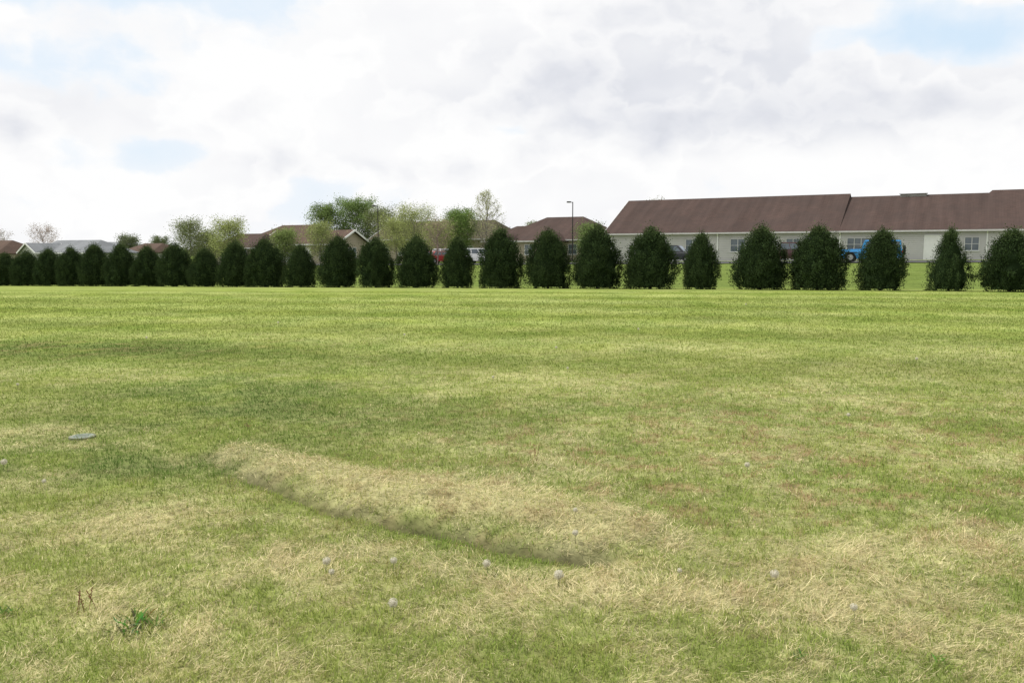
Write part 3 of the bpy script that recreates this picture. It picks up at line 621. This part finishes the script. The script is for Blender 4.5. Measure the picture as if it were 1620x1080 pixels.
# ------------------------------------------------------------------ vehicles
def paint(name, c): return noise_mat(name, tuple(v * .9 for v in c), c, 1.5, .28, spec=.6)
def arcs(cx, r, n=9): return [(cx + r * math.cos(math.pi * (1 - k / (n - 1)) * 1), .32 + r * math.sin(math.pi * k / (n - 1))) for k in range(n)]
def vehicle(name, label, cat, x, y, ang, color, style):
    e = root(name, x, y, Hs(x, y) + .05, ang, label, cat, 'vehicles parked by the buildings')
    P = paint(name + '_paint', color)
    if style == 'suv': L0, L1, belt, hood, top, cab, wx, wr, hw = -2.3, 2.3, 1.02, .98, 1.68, (-2.22, -2.0, .45, 1.15), (-1.4, 1.4), .36, .9
    elif style == 'sedan': L0, L1, belt, hood, top, cab, wx, wr, hw = -2.3, 2.3, .92, .85, 1.42, (-1.75, -1.1, .3, 1.1), (-1.4, 1.4), .32, .88
    elif style == 'pickup': L0, L1, belt, hood, top, cab, wx, wr, hw = -2.8, 2.7, 1.08, 1.05, 1.8, (-.85, -.7, .7, 1.3), (-1.7, 1.75), .39, .95
    else: L0, L1, belt, hood, top, cab, wx, wr, hw = -2.3, 2.4, 1.12, 1.08, 1.84, (-2.25, -2.18, .55, .78), (-1.5, 1.6), .42, .86
    r = wr + .07
    low = [(L0, .40)] + arcs(wx[0], r) + arcs(wx[1], r) + [(L1, .42)]
    up = [(L1 + .04, .6), (L1 - .03, hood - .14), (L1 - .25, hood - .03), (cab[3] + .1, hood + .02), (cab[0], belt), (L0 + .02, belt - .02), (L0 - .03, .7)]
    if style == 'jeep': up = [(L1, .62), (L1 - .02, hood - .05), (L1 - .08, hood), (cab[3] + .05, hood + .03), (cab[0], belt), (L0, belt), (L0, .7)]
    prof = low + up; n = len(prof)
    bm = bmesh.new()
    vs = [[bm.verts.new((p[0], s * hw * (1 - .05 * (p[1] > .95)), p[1])) for p in prof] for s in (-1, 1)]
    bm.faces.new(vs[0]); bm.faces.new(list(reversed(vs[1])))
    for i in range(n): bm.faces.new((vs[0][i], vs[1][i], vs[1][(i + 1) % n], vs[0][(i + 1) % n]))
    bmesh.ops.recalc_face_normals(bm, faces=bm.faces)
    bmesh.ops.bevel(bm, geom=[ed for ed in bm.edges if all(v.co.z > .55 for v in ed.verts)], offset=.035, segments=2, affect='EDGES')
    tw = hw * (.80 if style != 'jeep' else .93); bw = hw * .945
    C = [Vector((cab[0], -bw, belt - .01)), Vector((cab[3], -bw, belt - .01)), Vector((cab[3], bw, belt - .01)), Vector((cab[0], bw, belt - .01)),
         Vector((cab[1], -tw, top)), Vector((cab[2], -tw, top)), Vector((cab[2], tw, top)), Vector((cab[1], tw, top))]
    cv = [bm.verts.new(c) for c in C]
    cf = [bm.faces.new([cv[i] for i in q]) for q in ((0, 3, 2, 1), (4, 5, 6, 7), (0, 1, 5, 4), (1, 2, 6, 5), (2, 3, 7, 6), (3, 0, 4, 7))]
    bmesh.ops.bevel(bm, geom=[ed for ed in cf[1].edges], offset=.06, segments=3, affect='EDGES')
    me = bpy.data.meshes.new('body'); bm.to_mesh(me); bm.free(); me.materials.append(P)
    o = link(bpy.data.objects.new('body', me)); o.parent = e
    def pane(a, b, c, d, u0, u1, v0, v1, nm='window'):
        a, b, c, d = [C[i] for i in (a, b, c, d)]
        f = lambda u, v: (a.lerp(b, u)).lerp(d.lerp(c, u), v)
        pts = [f(u0, v0), f(u1, v0), f(u1, v1), f(u0, v1)]
        nn = (pts[1] - pts[0]).cross(pts[3] - pts[0]).normalized() * .012
        mesh_obj(nm, [p + nn for p in pts] + [p - nn * .5 for p in pts], [(0, 1, 2, 3), (0, 4, 5, 1), (1, 5, 6, 2), (2, 6, 7, 3), (3, 7, 4, 0)], M_glass, e)
    segs = [(.06, .50), (.54, .92)] if style in ('pickup', 'sedan') else [(.04, .30), (.34, .60), (.64, .92)]
    for a, b in segs: pane(0, 1, 5, 4, a, b, .14, .84); pane(2, 3, 7, 6, 1 - b, 1 - a, .14, .84)
    pane(1, 2, 6, 5, .08, .92, .1, .88, 'windscreen'); pane(3, 0, 4, 7, .1, .9, .15, .85, 'rear_window')
    for wxx in wx:
        for s in (-1, 1):
            mb = MB(); yi = s * (hw - .22); yo = s * (hw + .01)
            mb.cyl((wxx, yi, wr), (wxx, yo, wr), wr, wr, 20); w = mb.obj('wheel', M_rub, e)
            mb = MB(); mb.cyl((wxx, s * (hw - .04), wr), (wxx, s * (hw + .02), wr), wr * .6, wr * .55, 14); mb.cyl((wxx, s * (hw + .02), wr), (wxx, s * (hw + .035), wr), .06, .05, 8); mb.obj('rim', M_rim, w)
    for s in (-1, 1):
        mb = MB(); mb.box(L1 - .05, L1 + .03, min(s * .5, s * .8), max(s * .5, s * .8), .66, .82); mb.obj('headlight', M_lens, e)
        mb = MB(); mb.box(L0 - .05, L0 + .02, min(s * .62, s * .82), max(s * .62, s * .82), .72, .95); mb.obj('tail_light', M_red, e)
    mb = MB(); mb.box(L1, L1 + .1, -hw * .95, hw * .95, .38, .56); mb.obj('front_bumper', M_black, e)
    mb = MB(); mb.box(L0 - .1, L0, -hw * .95, hw * .95, .38, .56); mb.obj('rear_bumper', M_black, e)
    if style == 'pickup':
        mb = MB(); mb.box(L0 + .1, cab[0] - .1, -hw * .8, hw * .8, belt - .01, belt + .012); mb.obj('bed_cover', M_black, e)
    if style == 'jeep':
        mb = MB(); mb.cyl((L0 - .03, 0, 1.0), (L0 - .25, 0, 1.0), .40, .40, 20); mb.obj('spare_wheel', M_rub, e)
        for wxx in wx:
            for s in (-1, 1): mb = MB(); mb.box(wxx - .52, wxx + .52, min(s * hw, s * (hw + .12)), max(s * hw, s * (hw + .12)), .80, .86); mb.obj('fender', M_black, e)
def VP(px, d):
    k = (px - 810) / F; y = (47.9 + d) / (1 + .491 * k); return k * y, y
RA = math.atan2(-.491, 1)
x, y = VP(1376, 36); vehicle('off_road_car', 'bright blue boxy off road car parked on the asphalt', 'car', x, y, RA + math.pi, (.03, .28, .66), 'jeep')
x, y = VP(1066, 39); vehicle('parked_car', 'black sport utility car parked on the asphalt', 'car', x, y, RA, (.012, .014, .02), 'suv')
x, y = VP(1246, 40); vehicle('pickup_truck', 'dark maroon pickup truck parked behind the evergreens', 'truck', x, y, RA, (.05, .010, .010), 'pickup')
x, y = VP(696, 41); vehicle('parked_car', 'red car parked near the bare tree', 'car', x, y, RA + 1.2, (.35, .02, .02), 'sedan')
x, y = VP(714, 43.5); vehicle('parked_car', 'silver car parked beside the red car', 'car', x, y, RA + 1.2, (.45, .46, .47), 'suv')
x, y = VP(757, 41); vehicle('parked_car', 'white car parked beside the evergreens', 'car', x, y, RA + .9, (.75, .75, .75), 'suv')
x, y = VP(742, 43.5); vehicle('parked_car', 'dark grey car parked beside the white car', 'car', x, y, RA + 1.2, (.05, .05, .06), 'sedan')
x, y = VP(455, 40); vehicle('delivery_van', 'white tall van parked beside the tan wall', 'van', x, y, RA + .2, (.75, .76, .77), 'suv')

# ------------------------------------------------------------------ small things on the lawn
def gpos(px, py):
    a = math.atan((py - 540) / F) + math.atan(140 / F); y = 1.65 / math.tan(a); return (px - 810) / F * (y * .994 + .177), y
m, nt, N, L = new_mat('seed_fluff')
out = N.new('ShaderNodeOutputMaterial'); d_ = N.new('ShaderNodeBsdfDiffuse'); t_ = N.new('ShaderNodeBsdfTranslucent'); x_ = N.new('ShaderNodeMixShader'); x_.inputs[0].default_value = .4
nz = N.new('ShaderNodeTexNoise'); nz.inputs['Scale'].default_value = 90; rp = N.new('ShaderNodeValToRGB'); rp.color_ramp.elements[0].color = (.60, .58, .48, 1); rp.color_ramp.elements[1].color = (.78, .75, .64, 1)
L.new(nz.outputs[0], rp.inputs[0]); L.new(rp.outputs[0], d_.inputs[0]); L.new(rp.outputs[0], t_.inputs[0]); L.new(d_.outputs[0], x_.inputs[1]); L.new(t_.outputs[0], x_.inputs[2]); L.new(x_.outputs[0], out.inputs[0])
m_seed = m
m_core = noise_mat('seed_core', (.46, .42, .31), (.62, .58, .46), 160, .9)
m_stem = noise_mat('dandelion_stem', (.12, .17, .05), (.20, .20, .09), 30, .7)
mb = MB(); r = random.Random(3)
for k in range(220):
    z = r.uniform(-.9, 1); a = r.uniform(0, 6.283); q = math.sqrt(1 - z * z); d = Vector((q * math.cos(a), q * math.sin(a), z)); R = .020 * r.uniform(.8, 1.05)
    t1 = d.orthogonal().normalized(); t2 = d.cross(t1); c = d * R
    mb.V += [tuple(t1 * .0006 + d * .003), tuple(t2 * .0006 + d * .003), tuple(c)]; n0 = len(mb.V); mb.F.append((n0 - 3, n0 - 2, n0 - 1))
    for j in range(7):
        aa = j * .8976 + r.uniform(-.2, .2); dd_ = (t1 * math.cos(aa) + t2 * math.sin(aa)); sw = d.cross(dd_) * .0006
        n0 = len(mb.V); mb.V += [tuple(c + sw), tuple(c - sw), tuple(c + dd_ * .0055 + d * .0022)]; mb.F.append((n0, n0 + 1, n0 + 2))
seedmesh = mb.obj('seed_head', m_seed)
bm = bmesh.new(); bmesh.ops.create_icosphere(bm, subdivisions=3, radius=.013)
for v in bm.verts: v.co *= r.uniform(.8, 1.15)
me = bpy.data.meshes.new('seed_core'); bm.to_mesh(me); bm.free(); me.materials.append(m_core); coremesh = link(bpy.data.objects.new('seed_core', me))
mb = MB(); mb.cyl((0, 0, 0), (.006, .002, .05), .0022, .002, 6, False); mb.cyl((.006, .002, .05), (0, 0, .1), .002, .0018, 6, False); stem = mb.obj('stem', m_stem)
dl = [(517,893,1),(623,890,.85),(770,888,1),(884,910,1.2),(1225,905,1.05),(622,958,1.05),(1182,730,1),(910,845,.85),(1075,897,.6),(1350,965,.8),(910,822,.7),(525,910,.7),
      (70,757,.7),(28,600,.8),(232,525,1),(880,540,1),(780,587,.8),(1342,650,.9),(898,573,.8),(440,500,1),(1010,510,1.1),(7,730,1.1),(1450,560,1),(1180,470,1.2),(640,520,1)]
for k, (px, py, s) in enumerate(dl):
    x, y = gpos(px, py + 14); e = root('dandelion', x, y, Hs(x, y) - .01, r.random() * 6, 'white dandelion seed head standing in the grass', 'dandelion', 'dandelion seed heads in the lawn')
    hs = r.uniform(.52, .70) / s
    for o0, loc, sc in ((seedmesh, (0, 0, .1 * hs * s + .012), s), (coremesh, (0, 0, .1 * hs * s + .012), s), (stem, (0, 0, 0), hs * s)):
        o = o0 if k == 0 else link(o0.copy()); o.parent = e; o.location = loc; o.scale = (s, s, sc)
def weed(px, py, n, size, label, green=(.11, .17, .045), seed=0, sp=.6):
    x, y = gpos(px, py); rr_ = random.Random(seed); V = []; Q = []; Cc = []
    for k in range(n):
        a = rr_.uniform(0, 6.283); ln = size * rr_.uniform(.4, 1.1); el = rr_.uniform(.4, 1.35); w = ln * .07
        ox, oy = rr_.gauss(0, .5) * sp * size, rr_.gauss(0, .5) * sp * size
        d = Vector((math.cos(a), math.sin(a), 0)); s = Vector((-d.y, d.x, 0)); b = len(V); c = [g_ * rr_.uniform(.6, 1.5) for g_ in green]
        for j in range(9):
            t = j / 8; ww = math.sin(math.pi * min(1, t * .9 + .08)) * (1.35 if j % 2 else .6)
            p = Vector((ox, oy, 0)) + d * ln * t * math.cos(el * .8) + Vector((0, 0, ln * (math.sin(el) * t * 1.1 - .45 * t * t * math.sin(el)) + .012))
            for sg in (-1, 1): V.append(tuple(p + s * sg * w * ww)); Cc.append(c)
        Q += [(b + 2*j, b + 2*j + 1, b + 2*j + 3, b + 2*j + 2) for j in range(8)]
    o = np_mesh('broadleaf_weed', np.array(V), quads=np.array(Q), col=np.array(Cc), mat=M_grass)
    o.location = (x, y, Hs(x, y)); tag(o, label, 'weed', 'weeds growing in the lawn')
weed(212, 992, 100, .075, 'clump of feathery green weed leaves in the grass', seed=1, sp=1.5)
weed(8, 972, 26, .05, 'small clump of feathery green weed leaves', seed=2)
weed(1262, 1035, 14, .045, 'small green leafy weed in the grass', seed=3)
weed(1492, 1046, 18, .05, 'small green leafy weed in the grass', seed=4)
weed(838, 752, 10, .06, 'small green leafy weed in the grass', seed=5)
weed(390, 678, 18, .06, 'reddish green weed leaves in the grass', (.18, .13, .06), seed=7)
def stalks(px, py, n, h, seed):
    x, y = gpos(px, py); q = random.Random(seed); mb = MB()
    for k in range(n):
        p = Vector((q.uniform(-.05, .05), q.uniform(-.03, .03), 0)); t = p + Vector((q.uniform(-.03, .03), q.uniform(-.03, .03), h * q.uniform(.6, 1)))
        mb.cyl(p, t, .0016, .001, 5)
        for j in range(6): c = p.lerp(t, .5 + .08 * j); mb.cyl(c, c + Vector((q.uniform(-.008, .008), q.uniform(-.008, .008), .006)), .0015, .0022, 4)
    o = mb.obj('dry_weed_stalk', noise_mat('red_brown_stalk', (.12, .04, .025), (.2, .08, .04), 30, .8)); o.location = (x, y, Hs(x, y)); tag(o, 'thin reddish brown dry weed stalks in the grass', 'weed', 'weeds growing in the lawn')
stalks(134, 968, 5, .13, 1); stalks(840, 735, 4, .16, 2)
x, y = gpos(130, 691)
e = root('utility_cover', x, y, Hs(x, y) + .008, .2, 'small round grey utility cover set in the straw', 'utility cover')
mb = MB(); mb.cyl((0, 0, -.1), (0, 0, .002), .11, .11, 28); mb.obj('rim', noise_mat('weathered_concrete', (.16, .17, .12), (.22, .22, .16), 12, .9), e)
mb = MB(); mb.cyl((0, 0, .002), (0, 0, .006), .095, .09, 28)
for k in range(5): mb.box(-.06, .06, -.055 + k * .025, -.047 + k * .025, .0062, .008)
mb.obj('lid', noise_mat('pale_grey_lid', (.18, .21, .18), (.26, .29, .24), 20, .95, spec=.05), e)

# ------------------------------------------------------------------ world
w = bpy.data.worlds.new('World'); scene.world = w; w.use_nodes = True
nt = w.node_tree; N = nt.nodes; L = nt.links; N.clear()
SUN_EL = math.radians(58); SUN_AZ = math.radians(-70)   # azimuth from +Y towards +X
out = N.new('ShaderNodeOutputWorld'); bg = N.new('ShaderNodeBackground'); L.new(bg.outputs[0], out.inputs[0]); bg.inputs[1].default_value = .1
sky = N.new('ShaderNodeTexSky'); sky.sky_type = 'NISHITA'; sky.sun_disc = False; sky.sun_elevation = SUN_EL; sky.sun_rotation = SUN_AZ
sky.air_density = 1.0; sky.dust_density = .6; sky.ozone_density = 1.2
tc = N.new('ShaderNodeTexCoord')
def M(op, a, b=None, c=None, clamp=False):
    n = N.new('ShaderNodeMath'); n.operation = op; n.use_clamp = clamp
    for i, v in enumerate((a, b, c)):
        if v is None: continue
        if isinstance(v, (int, float)): n.inputs[i].default_value = v
        else: L.new(v, n.inputs[i])
    return n.outputs[0]
def VM(op, a, b=None, s=None):
    n = N.new('ShaderNodeVectorMath'); n.operation = op
    for i, v in enumerate((a, b)):
        if v is None: continue
        if isinstance(v, tuple): n.inputs[i].default_value = v
        else: L.new(v, n.inputs[i])
    if s is not None:
        if isinstance(s, (int, float)): n.inputs['Scale'].default_value = s
        else: L.new(s, n.inputs['Scale'])
    return n
def NZ(vec, scale, detail=6, rough=.55, dist=0.0):
    n = N.new('ShaderNodeTexNoise'); n.inputs['Scale'].default_value = scale; n.inputs['Detail'].default_value = detail
    n.inputs['Roughness'].default_value = rough; n.inputs['Distortion'].default_value = dist; L.new(vec, n.inputs['Vector']); return n
def RG(v, a, b, c=0.0, d=1.0, smooth=True):
    n = N.new('ShaderNodeMapRange'); n.interpolation_type = 'SMOOTHSTEP' if smooth else 'LINEAR'
    L.new(v, n.inputs[0]); n.inputs[1].default_value = a; n.inputs[2].default_value = b; n.inputs[3].default_value = c; n.inputs[4].default_value = d; return n.outputs[0]
def MIXC(f, a, b):
    n = N.new('ShaderNodeMix'); n.data_type = 'RGBA'
    for i, v in ((0, f), (6, a), (7, b)):
        if isinstance(v, tuple): n.inputs[i].default_value = v
        elif isinstance(v, (int, float)): n.inputs[i].default_value = v
        else: L.new(v, n.inputs[i])
    return n.outputs[2]
D = tc.outputs['Generated']
K = 1.45
P0 = VM('MULTIPLY', D, (1.0, 1.0, K)).outputs[0]
wn = NZ(P0, 16.0, 3, .55); wv = VM('SUBTRACT', wn.outputs['Color'], (.5, .5, .5)).outputs[0]
PW = VM('ADD', P0, VM('SCALE', wv, s=.05).outputs[0]).outputs[0]
sepd = N.new('ShaderNodeSeparateXYZ'); L.new(D, sepd.inputs[0])
def azel(px, py): return math.atan((px - 810) / F), math.atan((400 - py) / F * .98)
def PP(px, py, rx, ry, wgt=1.0):
    a, e_ = azel(px, py)
    c = (math.sin(a) * math.cos(e_), math.cos(a) * math.cos(e_), math.sin(e_) * K)
    d = VM('SUBTRACT', PW, c).outputs[0]; sx = F / rx; sz = F / (ry * K)
    dl_ = VM('LENGTH', VM('MULTIPLY', d, (sx, sx * .6, sz)).outputs[0]).outputs['Value']
    return M('MULTIPLY', RG(dl_, 0.1, 1.8, 1.0, 0.0), wgt)
def ADDN(lst):
    s = lst[0]
    for q in lst[1:]: s = M('ADD', s, q)
    return s
blue = ADDN([PP(120, 18, 200, 36, .30), PP(1440, 92, 140, 32, .26), PP(1330, 8, 120, 22, .16), PP(280, 258, 62, 20, .24), PP(835, 212, 70, 22, .20), PP(1575, 125, 100, 24, .14), PP(30, 335, 90, 14, .10), PP(430,200,70,20,.12)])
gray = ADDN([PP(1080, 150, 320, 66, .62), PP(1230, 208, 270, 34, .36), PP(90, 205, 170, 38, .36), PP(620, 60, 260, 44, .12), PP(1540, 190, 140, 34, .28), PP(700, 272, 150, 16, .22), PP(1130, 25, 170, 38, .42), PP(430, 262, 140, 16, .18)])
n1 = NZ(PW, 5.0, 7, .52).outputs[0]
n1u = NZ(VM('ADD', PW, (-.01, 0, .04)).outputs[0], 5.0, 3, .5).outputs[0]
n2 = NZ(VM('ADD', PW, (3.1, 1.7, .3)).outputs[0], 8.0, 8, .48).outputs[0]
Tk = M('ADD', M('ADD', n1, M('MULTIPLY', M('SUBTRACT', n2, .5), .30)), M('SUBTRACT', M('MULTIPLY', gray, .3), blue))
mask = RG(Tk, .32, .43)
gr = M('ADD', M('ADD', M('MULTIPLY', M('SUBTRACT', n1, .50), .5), M('MULTIPLY', gray, .82)), M('MULTIPLY', M('SUBTRACT', n1u, n1), 1.1))
pt = M('SUBTRACT', M('ADD', n2, M('MULTIPLY', gray, .03)), .50)
puff = RG(pt, -.035, .05)                  # soft bright rims
inner = RG(pt, .03, .24, 0.0, .45, False)
grp = M('ADD', M('MULTIPLY', gr, .78), M('SUBTRACT', inner, .08))
grb = M('ADD', gr, .07)
def CR(v):
    v = RG(v, 0.0, 1.0, 0.0, 1.0, False)
    cr = N.new('ShaderNodeValToRGB'); el_ = cr.color_ramp.elements
    el_[0].position = 0; el_[0].color = (1.0, 1.0, 1.0, 1); el_[1].position = 1; el_[1].color = (.58, .605, .67, 1)
    k = el_.new(.2); k.color = (.94, .943, .958, 1); k = el_.new(.55); k.color = (.77, .787, .84, 1)
    L.new(v, cr.inputs[0]); return cr.outputs[0]
gsel = M('ADD', M('MULTIPLY', grp, puff), M('MULTIPLY', grb, M('SUBTRACT', 1.0, puff)))
cloud = VM('SCALE', CR(gsel), s=10.0).outputs[0]
bluec = MIXC(.9, sky.outputs[0], (6.9, 8.6, 10.2, 1))
lowhaze = RG(sepd.outputs[2], .02, .20, .70, .08)
bluec = MIXC(lowhaze, bluec, (9.2, 9.4, 9.7, 1))
thin = RG(Tk, .10, .42, 0.0, .8)
bluec = MIXC(thin, bluec, (9.0, 9.4, 9.9, 1))
L.new(MIXC(mask, bluec, cloud), bg.inputs[0])

# ------------------------------------------------------------------ sun, camera
sl = bpy.data.lights.new('sun', 'SUN'); sl.energy = 4.3; sl.angle = math.radians(.6); sl.color = (1, .96, .89)
so = link(bpy.data.objects.new('sun', sl))
sd = Vector((math.sin(SUN_AZ) * math.cos(SUN_EL), math.cos(SUN_AZ) * math.cos(SUN_EL), math.sin(SUN_EL)))
so.rotation_euler = (-sd).to_track_quat('-Z', 'Y').to_euler(); so.location = sd * 50
cam = bpy.data.cameras.new('camera'); cam.lens = 36 * F / 1620; cam.sensor_width = 36; cam.clip_end = 8000; cam.clip_start = .05
co = link(bpy.data.objects.new('camera', cam)); co.location = (0, 0, 1.65); co.rotation_euler = (math.pi / 2 - math.atan(140 / F), 0, 0)
scene.camera = co
scene.view_settings.view_transform = 'Standard'; scene.view_settings.look = 'None'; scene.view_settings.exposure = 0
